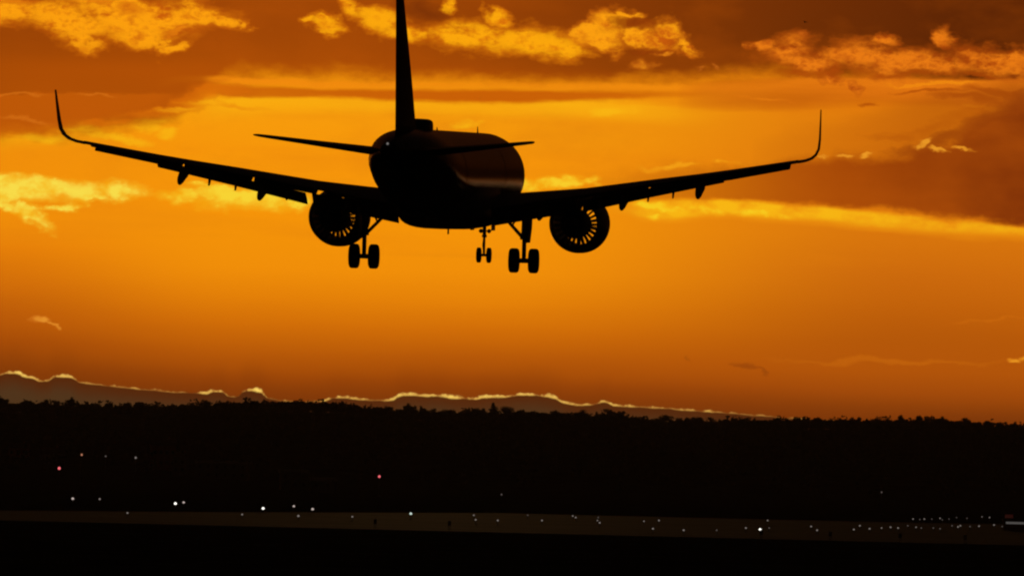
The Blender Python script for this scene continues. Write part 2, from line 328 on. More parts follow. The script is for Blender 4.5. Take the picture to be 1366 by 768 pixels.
# added in the unseen sky at right: dark deck, bright slot for fuselage reflection
refl_dark = mth('MULTIPLY', sstep(X0, lev(1385, 300)[0], lev(1560, 300)[0]), sstep(EL, R(0.5), R(1.4)))
sky_low = mixc(refl_dark, sky_low, lin((18, 7, 3)))
slot = mth('MULTIPLY', sstep(X0, lev(1450, 300)[0], lev(2000, 300)[0]), sstep(EL, R(0.42), R(0.1)))  # added bright sky out of view, mirrored as the fuselage stripe
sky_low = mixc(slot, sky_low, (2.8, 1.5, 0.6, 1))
sky_right = mixc(refl_dark, sky_right, lin((18, 7, 3)))
refl_dark_l = mth('MULTIPLY', sstep(X0, lev(-80, 300)[0], lev(-600, 300)[0]), sstep(EL, R(1.0), R(2.2)))  # left sky out of view darkened likewise for the fuselage edge
sky_left = mixc(refl_dark_l, sky_left, lin((60, 22, 6)))
sky_low = mixc(refl_dark_l, sky_low, lin((60, 22, 6)))
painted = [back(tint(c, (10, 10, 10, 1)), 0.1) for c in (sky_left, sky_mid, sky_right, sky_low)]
f_left = mth('GREATER_THAN', mth('MULTIPLY_ADD', Y, -0.49, X0), lev(370, 40)[0] - 0.49 * lev(370, 40)[1])
f_right = mth('GREATER_THAN', X0, lev(988, 100)[0])
f_low = mth('GREATER_THAN', Y, lev(683, 345)[1])
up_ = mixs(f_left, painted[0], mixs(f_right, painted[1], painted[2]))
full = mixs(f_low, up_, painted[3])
a_az = sstep(mth('ABSOLUTE', AZ), R(7), R(22), 1.0, 0.0)
a_el = sstep(EL, R(3.45), R(4.6), 1.0, 0.0)
glow = mth('MULTIPLY', a_az, a_el)
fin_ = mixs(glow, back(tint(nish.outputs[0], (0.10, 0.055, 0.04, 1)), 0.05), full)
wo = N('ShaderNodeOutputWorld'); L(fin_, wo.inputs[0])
world.cycles.sampling_method = 'MANUAL'; world.cycles.sample_map_resolution = 1024

# ------------------------------------------------------------------ sun: low behind the cloud bank
sl = bpy.data.lights.new('sun', 'SUN'); sl.energy = 0.06; sl.angle = R(0.6); sl.color = (1.0, 0.55, 0.2)
so = bpy.data.objects.new('sun', sl); C.objects.link(so)
sd = Vector((math.sin(SUN_AZ) * math.cos(SUN_EL), math.cos(SUN_AZ) * math.cos(SUN_EL), math.sin(SUN_EL)))
so.rotation_euler = sd.to_track_quat('Z', 'Y').to_euler()

# ------------------------------------------------------------------ materials
def mat(name, colr, rough=0.6, spec=0.4, metal=0.0, var=0.0, scale=6.0, bump=0.0, coat=0.0):
    m = bpy.data.materials.new(name); m.use_nodes = True
    t = m.node_tree; b = t.nodes['Principled BSDF']
    b.inputs['Roughness'].default_value = rough
    b.inputs['Specular IOR Level'].default_value = spec
    b.inputs['Metallic'].default_value = metal
    b.inputs['Coat Weight'].default_value = coat
    b.inputs['Coat Roughness'].default_value = 0.06
    tcn = t.nodes.new('ShaderNodeTexCoord')
    n = t.nodes.new('ShaderNodeTexNoise'); n.inputs['Scale'].default_value = scale; n.inputs['Detail'].default_value = 5
    t.links.new(tcn.outputs['Object'], n.inputs['Vector'])
    r = t.nodes.new('ShaderNodeValToRGB')
    k = var
    r.color_ramp.elements[0].position = 0.3; r.color_ramp.elements[1].position = 0.7
    r.color_ramp.elements[0].color = tuple(c * (1 - k) for c in colr) + (1,)
    r.color_ramp.elements[1].color = tuple(min(1, c * (1 + k)) for c in colr) + (1,)
    t.links.new(n.outputs[0], r.inputs[0]); t.links.new(r.outputs[0], b.inputs['Base Color'])
    if bump:
        bn = t.nodes.new('ShaderNodeBump'); bn.inputs['Strength'].default_value = bump; bn.inputs['Distance'].default_value = 0.05
        t.links.new(n.outputs[0], bn.inputs['Height']); t.links.new(bn.outputs[0], b.inputs['Normal'])
    return m
def lamp_mat(name, colr, s):
    m = bpy.data.materials.new(name); m.use_nodes = True
    b = m.node_tree.nodes['Principled BSDF']
    b.inputs['Base Color'].default_value = tuple(colr) + (1,)
    b.inputs['Emission Color'].default_value = tuple(colr) + (1,)
    b.inputs['Emission Strength'].default_value = s
    m.cycles.emission_sampling = 'NONE'
    return m
MAT = dict(
    grass=mat('short_grass', (0.035, 0.04, 0.018), 0.95, 0.0, var=0.5, scale=0.08),
    runway=mat('worn_concrete', (0.11, 0.075, 0.07), 0.9, 0.008, var=0.25, scale=0.05),
    road=mat('asphalt', (0.06, 0.055, 0.05), 0.9, 0.0, var=0.3, scale=0.1),
    paint_line=mat('line_paint', (0.4, 0.38, 0.36), 0.8, 0.05, var=0.12, scale=0.4),
    leaf=mat('leaves', (0.05, 0.05, 0.025), 0.9, 0.0, var=0.5, scale=0.4),
    twig=mat('twigs', (0.06, 0.045, 0.03), 0.9, 0.0, var=0.4, scale=0.6),
    bark=mat('bark', (0.07, 0.05, 0.035), 0.95, 0.0, var=0.4, scale=1.2),
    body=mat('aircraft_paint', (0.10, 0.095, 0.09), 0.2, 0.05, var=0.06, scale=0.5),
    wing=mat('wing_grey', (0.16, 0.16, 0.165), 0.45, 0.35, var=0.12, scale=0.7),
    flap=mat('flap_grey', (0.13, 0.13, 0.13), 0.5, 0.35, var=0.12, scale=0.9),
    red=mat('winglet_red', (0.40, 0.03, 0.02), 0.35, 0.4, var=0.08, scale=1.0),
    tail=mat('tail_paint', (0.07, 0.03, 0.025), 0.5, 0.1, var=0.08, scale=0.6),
    cowl=mat('cowl_paint', (0.14, 0.13, 0.13), 0.4, 0.4, var=0.1, scale=0.8),
    duct=mat('duct_liner', (0.09, 0.08, 0.08), 0.55, 0.3, var=0.2, scale=3),
    hot=mat('burnt_metal', (0.10, 0.075, 0.06), 0.45, 0.4, metal=0.7, var=0.3, scale=3),
    blade=mat('titanium_blade', (0.30, 0.28, 0.26), 0.35, 0.5, metal=0.8, var=0.1, scale=2),
    strut=mat('gear_steel', (0.22, 0.22, 0.21), 0.45, 0.4, metal=0.4, var=0.15, scale=4),
    tyre=mat('tyre_rubber', (0.018, 0.017, 0.016), 0.85, 0.2, var=0.2, scale=5),
    hub=mat('wheel_hub', (0.25, 0.25, 0.24), 0.4, 0.5, metal=0.6, var=0.1, scale=5),
    glass=mat('dark_glass', (0.015, 0.017, 0.02), 0.1, 0.5, var=0.1, scale=2),
    steel=mat('galvanised_steel', (0.2, 0.2, 0.2), 0.6, 0.3, metal=0.3, var=0.2, scale=3),
    black=mat('black_paint', (0.02, 0.02, 0.02), 0.7, 0.2, var=0.2, scale=3),
    brick=mat('red_brick', (0.30, 0.10, 0.07), 0.9, 0.1, var=0.25, scale=1.4),
    plaster=mat('pale_render', (0.22, 0.19, 0.17), 0.9, 0.1, var=0.15, scale=0.6),
    metal_sheet=mat('sheet_cladding', (0.12, 0.11, 0.10), 0.6, 0.3, var=0.1, scale=0.4),
    tiles=mat('roof_tiles', (0.10, 0.055, 0.04), 0.85, 0.1, var=0.3, scale=1.5),
    pale_roof=mat('pale_sheet_roof', (0.5, 0.46, 0.42), 0.8, 0.1, var=0.15, scale=0.4),
    bird=mat('dark_feathers', (0.03, 0.027, 0.025), 0.8, 0.1, var=0.3, scale=9),
    white_l=lamp_mat('lamp_white', (1.0, 0.97, 0.88), 1.7),
    cool_l=lamp_mat('lamp_cool', (0.82, 1.0, 0.90), .8),
    warm_l=lamp_mat('lamp_warm', (1.0, 0.82, 0.74), .55),
    dim_l=lamp_mat('lamp_dim', (1.0, 0.86, 0.78), 0.2),
    faint_l=lamp_mat('lamp_faint', (1.0, 0.84, 0.78), 0.09),
    tail_l=lamp_mat('lamp_tail', (1.0, 0.95, 0.9), 0.16),
    red_l=lamp_mat('lamp_red', (1.0, 0.16, 0.18), 1.1),
    orange_l=lamp_mat('lamp_orange', (1.0, 0.40, 0.22), .5),
    window_l=lamp_mat('lit_window', (1.0, 0.92, 0.86), 0.07),
    redsign_l=lamp_mat('lit_red_panel', (1.0, 0.22, 0.16), 0.015),
)
# fuselage paint with the row of dark cabin windows as a pattern of the skin
fm = MAT['body'].copy(); fm.name = 'fuselage_paint'; MAT['fuselage'] = fm
t_ = fm.node_tree; b_ = t_.nodes['Principled BSDF']
def tn(op, a, b=None):
    n = t_.nodes.new('ShaderNodeMath'); n.operation = op
    for i_, q in enumerate((a, b)):
        if q is None: continue
        if isinstance(q, float): n.inputs[i_].default_value = q
        else: t_.links.new(q, n.inputs[i_])
    return n.outputs[0]
tcf = t_.nodes.new('ShaderNodeTexCoord'); sf = t_.nodes.new('ShaderNodeSeparateXYZ'); t_.links.new(tcf.outputs['Object'], sf.inputs[0])
zc_ = tn('LESS_THAN', tn('ABSOLUTE', tn('SUBTRACT', sf.outputs[2], 5.12)), 0.17)
yc_ = tn('LESS_THAN', tn('FRACT', tn('DIVIDE', tn('ADD', sf.outputs[1], 100.0), 0.533)), 0.44)
rg_ = tn('LESS_THAN', tn('ABSOLUTE', sf.outputs[1]), 14.6)
wmask = tn('MULTIPLY', tn('MULTIPLY', zc_, yc_), rg_)
mx_ = t_.nodes.new('ShaderNodeMix'); mx_.data_type = 'RGBA'
t_.links.new(wmask, mx_.inputs[0]); t_.links.new(b_.inputs['Base Color'].links[0].from_socket, mx_.inputs[6]); mx_.inputs[7].default_value = (0.012, 0.013, 0.015, 1)
t_.links.new(mx_.outputs[2], b_.inputs['Base Color'])
# ------------------------------------------------------------------ object helpers
def mesh(name, verts, faces, smooth=False):
    me = bpy.data.meshes.new(name)
    me.from_pydata([tuple(v) for v in verts], [], faces)
    if smooth:
        for p in me.polygons: p.use_smooth = True
    me.update()
    return me
class MB:
    def __init__(s): s.v = []; s.f = []; s.sm = []
    def add(s, v, f, smooth=False):
        o = len(s.v); s.v += [Vector(a) for a in v]
        s.f += [tuple(i + o for i in q) for q in f]; s.sm += [smooth] * len(f)
        return s
    def box(s, c, d, rot=None):
        c = Vector(c); x, y, z = d[0] / 2, d[1] / 2, d[2] / 2
        v = [Vector((a, b, e)) for a in (-x, x) for b in (-y, y) for e in (-z, z)]
        if rot is not None: v = [rot @ q for q in v]
        v = [q + c for q in v]
        return s.add(v, [(0, 1, 3, 2), (4, 6, 7, 5), (0, 4, 5, 1), (2, 3, 7, 6), (0, 2, 6, 4), (1, 5, 7, 3)])
    def tube(s, a, b, r0, r1=None, n=10):
        a, b = Vector(a), Vector(b); r1 = r0 if r1 is None else r1
        d = (b - a).normalized(); u = d.orthogonal().normalized(); w = d.cross(u)
        v = []
        for p, r in ((a, r0), (b, r1)):
            for k in range(n):
                t = 2 * math.pi * k / n; v.append(p + (u * math.cos(t) + w * math.sin(t)) * r)
        s.add(v, [(k, (k + 1) % n, n + (k + 1) % n, n + k) for k in range(n)], True)
        return s.add([], [tuple(i - 2 * n for i in range(n - 1, -1, -1)), tuple(i - 2 * n for i in range(n, 2 * n))]) if False else s._caps(n)
    def _caps(s, n):
        o = len(s.v) - 2 * n
        s.f += [tuple(o + i for i in range(n - 1, -1, -1)), tuple(o + n + i for i in range(n))]; s.sm += [False, False]
        return s
    def lathe(s, prof, axis_o, axis, n=24, closed=False, smooth=True):
        """prof: (distance along axis, radius)"""
        o_ = Vector(axis_o); d = Vector(axis).normalized(); u = d.orthogonal().normalized(); w = d.cross(u)
        v = []
        for h, r in prof:
            for k in range(n):
                t = 2 * math.pi * k / n; v.append(o_ + d * h + (u * math.cos(t) + w * math.sin(t)) * r)
        m = len(prof); f = []
        for i in range(m if closed else m - 1):
            j = (i + 1) % m
            for k in range(n):
                f.append((i * n + k, i * n + (k + 1) % n, j * n + (k + 1) % n, j * n + k))
        return s.add(v, f, smooth)
    def loft(s, rings, cap=True, smooth=True):
        n = len(rings[0]); v = [p for r in rings for p in r]; f = []
        for i in range(len(rings) - 1):
            for k in range(n):
                f.append((i * n + k, i * n + (k + 1) % n, (i + 1) * n + (k + 1) % n, (i + 1) * n + k))
        s.add(v, f, smooth)
        if cap:
            o = len(s.v) - len(v)
            s.f += [tuple(o + i for i in range(n - 1, -1, -1)), tuple(o + (len(rings) - 1) * n + i for i in range(n))]; s.sm += [False, False]
        return s
    def build(s, name, m, parent=None, loc=None):
        me = bpy.data.meshes.new(name); me.from_pydata([tuple(a) for a in s.v], [], s.f)
        for p, k in zip(me.polygons, s.sm): p.use_smooth = k
        bm = bmesh.new(); bm.from_mesh(me); bmesh.ops.recalc_face_normals(bm, faces=bm.faces); bm.to_mesh(me); bm.free()
        me.materials.append(m); me.update()
        o = bpy.data.objects.new(name, me); C.objects.link(o)
        if parent: o.parent = parent
        if loc is not None: o.location = loc
        return o
def tag(o, label=None, cat=None, group=None, kind=None):
    if label: o['label'] = label
    if cat: o['category'] = cat
    if group: o['group'] = group
    if kind: o['kind'] = kind
    return o
def empty(name, loc, rot=None):
    o = bpy.data.objects.new(name, None); C.objects.link(o); o.location = loc
    o.empty_display_size = 0.5
    if rot is not None: o.rotation_euler = rot
    return o
def copy_tree(o, parent=None):
    c = o.copy(); C.objects.link(c)
    if parent: c.parent = parent
    for ch in [q for q in o.children]: copy_tree(ch, c)
    return c

# ------------------------------------------------------------------ terrain
solid = [(-400, 536), (0, 540), (110, 542), (200, 544), (285, 542), (300, 539), (400, 538), (460, 541), (500, 547), (560, 551), (690, 553), (760, 555), (850, 559), (920, 566), (990, 562), (1100, 562),
         (1140, 564), (1200, 562), (1300, 566), (1366, 570), (1800, 580)]
RIDGE = 4500.0
def interp(t, x):
    if x <= t[0][0]: return t[0][1]
    for (a, p), (b, q) in zip(t, t[1:]):
        if x <= b: return p + (q - p) * (x - a) / (b - a)
    return t[-1][1]
_hz = []
for x_, y_ in solid:
    p_ = at(x_, y_, RIDGE); _hz.append((math.atan2(p_.x, p_.y), p_.z - 4.5))
def sm(t):
    t = max(0.0, min(1.0, t)); return t * t * (3 - 2 * t)
def ground_z(x, y):
    D = math.hypot(x, y); az = math.atan2(x, y)
    h = interp(_hz, az) if abs(az) < 0.3 else interp(_hz, 0.3 if az > 0 else -0.3)
    k = sm((D - 2600) / (RIDGE - 2600))
    front = 1.0 if abs(az) < 0.6 else max(0.0, 1 - (abs(az) - 0.6) / 0.8)
    z = h * k * front
    if D > RIDGE: z *= max(0.3, 1 - (D - RIDGE) / 9000)
    if D > 1600: z += 0.7 * sm((D - 1600) / 900) * math.sin(x * 0.011 + 1.3) * math.sin(y * 0.0043)
    return z
az_list = [-180 + 4 * i for i in range(43)] + [-8 + 0.1 * i for i in range(161)] + [12 + 4 * i for i in range(42)]
az_list = sorted(set(round(a, 3) for a in az_list))
d_list = [1, 200, 500, 800, 1100, 1400, 1600, 1900, 2200, 2500, 2700, 2900, 3100, 3300, 3500, 3700, 3900, 4100, 4300, 4500, 4700, 5000, 6000, 9000, 14000, 22000, 30000]
gv = []; gf_ = []
for D in d_list:
    for a in az_list:
        x, y = D * math.sin(R(a)), D * math.cos(R(a)); gv.append((x, y, ground_z(x, y)))
na = len(az_list)
for i in range(len(d_list) - 1):
    for k in range(na):
        gf_.append((i * na + k, i * na + (k + 1) % na, (i + 1) * na + (k + 1) % na, (i + 1) * na + k))
gm_ = mesh('ground', gv, gf_, True); gm_.materials.append(MAT['grass'])
go = bpy.data.objects.new('ground', gm_); C.objects.link(go); tag(go, kind='structure')

# the paved strip beyond the grass, wider towards the right
DN = 1212.0
mb = MB(); xs = [-900 + 60 * i for i in range(31)]
far = lambda x: max(1332, 1640 + 2.9 * min(400, x))
vv = []
for x in xs: vv += [(x, DN, 0.02), (x, max(DN + 40, far(x)), 0.02)]
mb.add(vv, [(2 * i, 2 * i + 2, 2 * i + 3, 2 * i + 1) for i in range(len(xs) - 1)])
rw = mb.build('runway', MAT['runway']); tag(rw, kind='structure')
mb = MB(); mb.add([(-900, DN + 4, .028), (900, DN + 4, .028), (900, DN + 6.4, .028), (-900, DN + 6.4, .028)], [(0, 1, 2, 3)])
tag(mb.build('runway_edge_line', MAT['paint_line']), kind='structure')
mb = MB(); mb.add([(92, DN + 30, .028), (420, DN + 78, .028), (420, DN + 84, .028), (92, DN + 33, .028)], [(0, 1, 2, 3)])
tag(mb.build('taxiway_line', MAT['paint_line']), kind='structure')
mb = MB(); mb.add([(-700, 1900, .3), (700, 1960, .3), (700, 1975, .3), (-700, 1915, .3)], [(0, 1, 2, 3)])
for i in range(4):
    v = mb.v[i]; v.z = ground_z(v.x, v.y) + 1.0
tag(mb.build('service_road', MAT['road']), kind='structure')

# ------------------------------------------------------------------ evening haze
HZ = 31500.0
mb = MB().box((0, 0, 74.0), (2 * HZ, 2 * HZ, 150.0))
hm = bpy.data.materials.new('haze'); hm.use_nodes = True; hm.node_tree.nodes.clear()
pv = hm.node_tree.nodes.new('ShaderNodeVolumePrincipled'); hoo = hm.node_tree.nodes.new('ShaderNodeOutputMaterial')
pv.inputs['Color'].default_value = (0.9, 0.74, 0.68, 1); pv.inputs['Density'].default_value = 0.000016; pv.inputs['Anisotropy'].default_value = 0.6
hm.node_tree.links.new(pv.outputs[0], hoo.inputs['Volume'])
tag(mb.build('haze', hm), kind='stuff')
sc.cycles.volume_bounces = 0

# ------------------------------------------------------------------ woodland on the hillside (one mass) and the trees of the skyline
def leaf_clump(v, f, c, r, s, n, flat=0.8):
    for _ in range(n):
        d = Vector((random.gauss(0, 1), random.gauss(0, 1), random.gauss(0, 1))).normalized() * r * random.random() ** 0.4
        d.z *= flat
        u = Vector((random.gauss(0, 1), random.gauss(0, 1), random.gauss(0, 1))).normalized()
        w = u.orthogonal().normalized() * s * random.uniform(.5, 1.1); u = u * s * random.uniform(.5, 1.1)
        p = Vector(c) + d; o = len(v)
        v += [p - u, p + w * .7, p + u, p - w * .7]; f.append((o, o + 1, o + 2, o + 3))
v = []; f = []
def az_of(px): p = at(px, 560, 100); return math.atan2(p.x, p.y)
A0, A1 = az_of(-260), az_of(1640)
for row in range(9):
    D = RIDGE - 140 + row * 24
    a = A0
    while a < A1:
        a += random.uniform(2.2, 5.0) / D * 1.15
        x, y = D * math.sin(a), D * math.cos(a) + random.uniform(-12, 12)
        h = random.uniform(3.0, 6.2)
        z = ground_z(x, y)
        leaf_clump(v, f, (x, y, z + h * .5), h * .52, 1.35, 42, 0.9)
for _ in range(1500):
    D = random.uniform(2750, RIDGE - 60); a = random.uniform(A0, A1)
    x, y = D * math.sin(a), D * math.cos(a); z = ground_z(x, y); h = random.uniform(5, 10)
    if random.random() < sm((D - 2700) / 900) + 0.15:
        leaf_clump(v, f, (x, y, z + h * .5), h * .5, 1.3, 22)
wm = mesh('woodland', v, f); wm.materials.append(MAT['leaf'])
wo_ = bpy.data.objects.new('woodland', wm); C.objects.link(wo_); tag(wo_, 'dark wooded hillside below the skyline', 'woodland', kind='stuff')

def tree_proto(kind, h):
    root = empty(kind[0], (0, 0, -500))
    tv = MB(); cv = []; cf = []
    style = kind[1]
    if style == 'conifer':
        tv.tube((0, 0, 0), (0, 0, h * .96), h * .016, 0.05, 7)
        for i in range(15):
            z = h * (.16 + .82 * i / 14); rr = h * .17 * (1 - i / 15.0) + .15
            for k in range(7):
                t = random.random() * 6.28; q = rr * random.uniform(.55, 1.1)
                leaf_clump(cv, cf, (math.cos(t) * q * .6, math.sin(t) * q * .6, z - q * .2), q * .5, .55, 5, .5)
    else:
        lean = random.uniform(-.04, .04)
        tv.tube((0, 0, 0), (lean * h, 0, h * .5), h * .02, h * .012, 7)
        tips = []
        nb = 11 if style == 'bare' else 9
        for i in range(nb):
            z0 = h * random.uniform(.26, .5); t = random.random() * 6.28; up = random.uniform(.35, 1.0)
            L1 = h * random.uniform(.26, .48); out_ = L1 * (1.05 - up * .75)
            a = Vector((lean * z0 * 2, 0, z0)); b = a + Vector((math.cos(t) * out_, math.sin(t) * out_, L1 * up))
            b.z = min(b.z, h * .97)
            tv.tube(a, b, h * .009, .07, 5); tips.append((a, b))
            for _ in range(4):
                p = a.lerp(b, random.uniform(.4, .9)); q = p + Vector((random.gauss(0, 1), random.gauss(0, 1), random.uniform(.4, 1.4))) * h * .075
                q.z = min(q.z, h); tv.tube(p, q, .09, .04, 4); tips.append((p, q))
        for a, b in tips:
            if style == 'bare':
                leaf_clump(cv, cf, b, h * .065, .27, 18); leaf_clump(cv, cf, a.lerp(b, .6), h * .06, .25, 9)
            else:
                leaf_clump(cv, cf, b, h * .11, .42, 34); leaf_clump(cv, cf, a.lerp(b, .7), h * .11, .42, 20)
    tv.build('trunk', MAT['bark'], root)
    cm_ = mesh('crown', cv, cf); cm_.materials.append(MAT['twig' if style == 'bare' else 'leaf'])
    co = bpy.data.objects.new('crown', cm_); C.objects.link(co); co.parent = root
    return root
kinds = [('bare_tree', 'bare'), ('bare_tree', 'bare'), ('bare_tree', 'bare'), ('leafy_tree', 'leafy'), ('leafy_tree', 'leafy'), ('leafy_tree', 'leafy'), ('conifer_tree', 'conifer')]
protos = [tree_proto(k, 12.0) for k in kinds]
used = set()
LAB = {'bare': 'thin bare tree silhouetted on the wooded ridge skyline', 'leafy': 'rounded bushy tree silhouetted on the wooded ridge skyline', 'conifer': 'narrow pointed conifer silhouetted on the wooded ridge skyline'}
def plant(px, tip, style, label=None, group='trees along the ridge skyline', wide=1.0):
    i = random.choice([k for k in range(len(kinds)) if kinds[k][1] == style])
    o = protos[i]
    if i in used: o = copy_tree(protos[i])
    used.add(i)
    D = RIDGE - 45 + random.uniform(-25, 25)
    p = at(px, tip, D); g = ground_z(p.x, p.y)
    h = max(4.5, p.z - g)
    o.location = (p.x, p.y, g); s = h / 12.0
    o.rotation_euler = (0, 0, random.uniform(0, 6.28)); wide *= 1.6 if style == 'conifer' else 1.15
    o.scale = (s * wide, s * wide, s)
    tag(o, label or LAB[style], 'tree', group)
    return o
plant(95, 529, 'leafy', 'tall rounded tree on the ridge under the far left cloud hump', wide=.9)
plant(170, 532, 'leafy', 'left one of two close bushy trees standing up from the left ridge', wide=.75)
plant(187, 533, 'leafy', 'right and broader one of two close bushy trees on the left ridge', wide=1.25)
plant(301, 534, 'leafy', 'bushy tree on the ridge just under the small lit cloud bumps', wide=1.1)
plant(658, 537, 'conifer', 'tallest pointed tree on the ridge below the nose wheel', wide=1.3)
plant(1144, 553, 'leafy', 'tree standing up from the right ridge where the lit cloud edge ends', wide=.8)
plant(1226, 551, 'leafy', 'highest tree on the right part of the ridge', wide=.8)
plant(1264, 556, 'bare', 'bare tree next right of the highest tree on the right ridge', wide=1.1)
plant(1318, 557, 'leafy', 'broad tree on the ridge near the right frame edge', wide=1.0)
zones = [(-30, 110, 7, 12, 'leafy bare'), (110, 290, 2, 9, 'leafy bare bare'), (290, 470, 1, 6, 'leafy bare'), (460, 560, 3, 11, 'bare leafy'), (540, 700, 4, 15, 'bare bare leafy'), (690, 780, 4, 13, 'bare leafy'),
         (770, 930, 5, 16, 'bare leafy bare bare'), (900, 1000, 5, 14, 'bare bare leafy'), (1000, 1140, 2, 10, 'leafy bare bare'), (1136, 1400, 2, 13, 'leafy bare bare')]
for x0, x1, lo, hi, st in zones:
    n = int((x1 - x0) / 6.2)
    for i in range(n):
        px = x0 + (x1 - x0) * (i + random.random()) / n
        s_ = interp(solid, px)
        plant(px, s_ - lo * .15 - hi * random.random() ** (1.1 if hi > 10 else 1.5), random.choice(st.split()), wide=random.uniform(.7, 1.15))

# ------------------------------------------------------------------ buildings on the slope
def house(name, px, ytop, D, w, d, hh, wall, roof, label, cat, flat=False, rot=0.0, windows=4, group=None):
    t = at(px, ytop, D); g = ground_z(t.x, t.y)
    rf = 0.25 if flat else min(3.0, w * .3)
    H = max(2.6, t.z - g - rf) if hh is None else hh
    root = empty(name, (t.x, t.y, t.z - rf - H if hh else g), (0, 0, rot))
    MB().box((0, 0, H / 2 - .5), (w, d, H + 1.0)).build('wall', MAT[wall], root)
    m = MB()
    if flat: m.box((0, 0, H - .25), (w + .6, d + .6, .95))
    else:
        a, b = w / 2 + .35, d / 2 + .35
        m.add([(-a, -b, H), (a, -b, H), (a, b, H), (-a, b, H), (-a, 0, H + rf), (a, 0, H + rf)], [(0, 1, 5, 4), (2, 3, 4, 5), (0, 4, 3), (1, 2, 5), (0, 3, 2, 1)])
    ro = m.build('roof', MAT[roof], root)
    if not flat: MB().box((w * .25, d * .12, H + rf * .9), (.6, .6, 1.4)).build('chimney', MAT['brick'], ro)
    for i in range(windows):
        x = -w / 2 + w * (i + .5) / windows
        for z in ([H * .3, H * .72] if H > 5 else [H * .55]):
            fr = MB().box((x, -d / 2 - .03, z), (1.2, .1, 1.4)).build('window', MAT['plaster'], root)
            MB().box((x, -d / 2 - .09, z), (1.0, .05, 1.2)).build('pane', MAT['glass'], fr)
    tag(root, label, cat, group)
    return root
house('brick_house', 218, 584, 3000, 9.5, 8, None, 'brick', 'tiles', 'dim red brick house block on the dark left slope', 'house', rot=.15, windows=4)
house('warehouse', 297, 614, 2800, 19, 10, None, 'metal_sheet', 'pale_roof', 'long low pale warehouse right of the brick house on the slope', 'warehouse', True, -.05, windows=6)
house('rendered_house', 242, 603, 2900, 5, 6, None, 'plaster', 'tiles', 'small pale house standing close beside the red brick house', 'house', rot=-.2, windows=2)
house('storage_shed', 392, 626, 2500, 9, 7, None, 'metal_sheet', 'pale_roof', 'low grey shed midway down the dark slope', 'shed', True, .1, windows=3)
house('long_shed', 432, 637, 2350, 7, 6, None, 'metal_sheet', 'pale_roof', 'pale flat shed nearest the red mast lamp in the middle', 'shed', True, -.1, windows=2)
house('rendered_house', 70, 596, 3100, 9, 7, None, 'plaster', 'tiles', 'dark gabled house above the pink red mast lamp', 'house', rot=.3, windows=3)
house('rendered_house', 26, 590, 3200, 8, 7, None, 'brick', 'tiles', 'dark gabled house nearest the left frame edge', 'house', rot=-.1, windows=3)

# ------------------------------------------------------------------ lamps of the airfield
def mast(px, py, D, m, label, r=.32, shape='ball'):
    p = at(px, py, D); g = ground_z(p.x, p.y)
    root = empty('mast_lamp', (p.x, p.y, g)); h = p.z - g
    if h < 1.2: h = 1.2
    mm = MB().tube((0, 0, 0), (0, 0, h - r), .11, .06, 8); mm.box((0, 0, .1), (.7, .7, .2)); mm.build('pole', MAT['steel'], root)
    MB().lathe([(-r, .05), (-r * .9, r * .8), (-r * .3, r), (r * .4, r * .85), (r * .9, r * .4), (r, .02)], (0, 0, h), (0, 0, 1), 12).build('lamp', MAT[m], root)
    MB().lathe([(-r * 1.35, .1), (-r * 1.3, r * .9), (-r, r * .95), (-r * .95, .1)], (0, 0, h), (0, 0, 1), 12).build('lamp_base', MAT['black'], root)
    tag(root, label, 'mast lamp', 'mast lamps on the slope'); return root
mast(79, 624, 2300, 'red_l', 'brightest pink red mast lamp low on the left slope', .42)
mast(109, 606, 2500, 'orange_l', 'orange mast lamp uphill of the pink red lamp', .34)
mast(506, 635, 2200, 'red_l', 'lone red mast lamp below the left main wheels', .36)
mast(141, 608, 2500, 'faint_l', 'faint mast lamp between the orange lamp and the pale upright lamp', .28)
mast(181, 610, 2500, 'dim_l', 'dim pale upright mast lamp left of the brick house', .34)
mast(669, 659, 1900, 'faint_l', 'faint lone mast lamp below the nose wheel', .2)
mast(1176, 656, 1900, 'faint_l', 'faint lone mast lamp above the right lamp rows', .2)

def field_lamp_proto(r, m):
    root = empty('airfield_lamp', (0, 0, -600))
    mm = MB().tube((0, 0, 0), (0, 0, .5), .05, .04, 8); mm.box((0, 0, .03), (.4, .4, .06)); mm.build('stake', MAT['steel'], root)
    MB().lathe([(-r * .9, .06), (-r * .85, r * .8), (-r * .6, r * .85), (-r * .55, .06)], (0, 0, .5 + r), (0, 0, 1), 12).build('housing', MAT['black'], root)
    MB().lathe([(-r * .55, r * .7), (0, r), (r * .6, r * .75), (r, .02)], (0, 0, .5 + r), (0, 0, 1), 12).build('lens', MAT[m], root)
    return root
FL = {}
def field_lamp(px, py, r, m, label, group='airfield lamps along the paved strip'):
    k = (r, m)
    if k not in FL: FL[k] = field_lamp_proto(r, m); o = FL[k]
    else: o = copy_tree(FL[k])
    d = ray(px, py); t = (.5 + r - CAM_H) / d.z
    o.location = (d.x * t, d.y * t, 0.03)
    tag(o, label, 'airfield lamp', group)
field_lamp(97, 665, .30, 'warm_l', 'warm white airfield lamp at far left below the pink red lamp')
field_lamp(133, 665.5, .24, 'dim_l', 'dim grey airfield lamp next right of the far left warm one')
field_lamp(234, 671.5, .30, 'white_l', 'brightest white airfield lamp of a close pair on the left')
field_lamp(245, 670, .26, 'warm_l', 'pinkish dimmer airfield lamp of the close pair on the left')
field_lamp(351, 678, .28, 'white_l', 'bright white airfield lamp below the left engine')
field_lamp(392, 675, .25, 'warm_l', 'flat pinkish airfield lamp left above a yellowish one')
field_lamp(417, 679, .27, 'warm_l', 'warm airfield lamp right of the flat pinkish one')
field_lamp(398, 688, .22, 'dim_l', 'yellowish dim airfield lamp under the flat pinkish one')
field_lamp(548, 685, .27, 'cool_l', 'single greenish white airfield lamp below the fuselage')
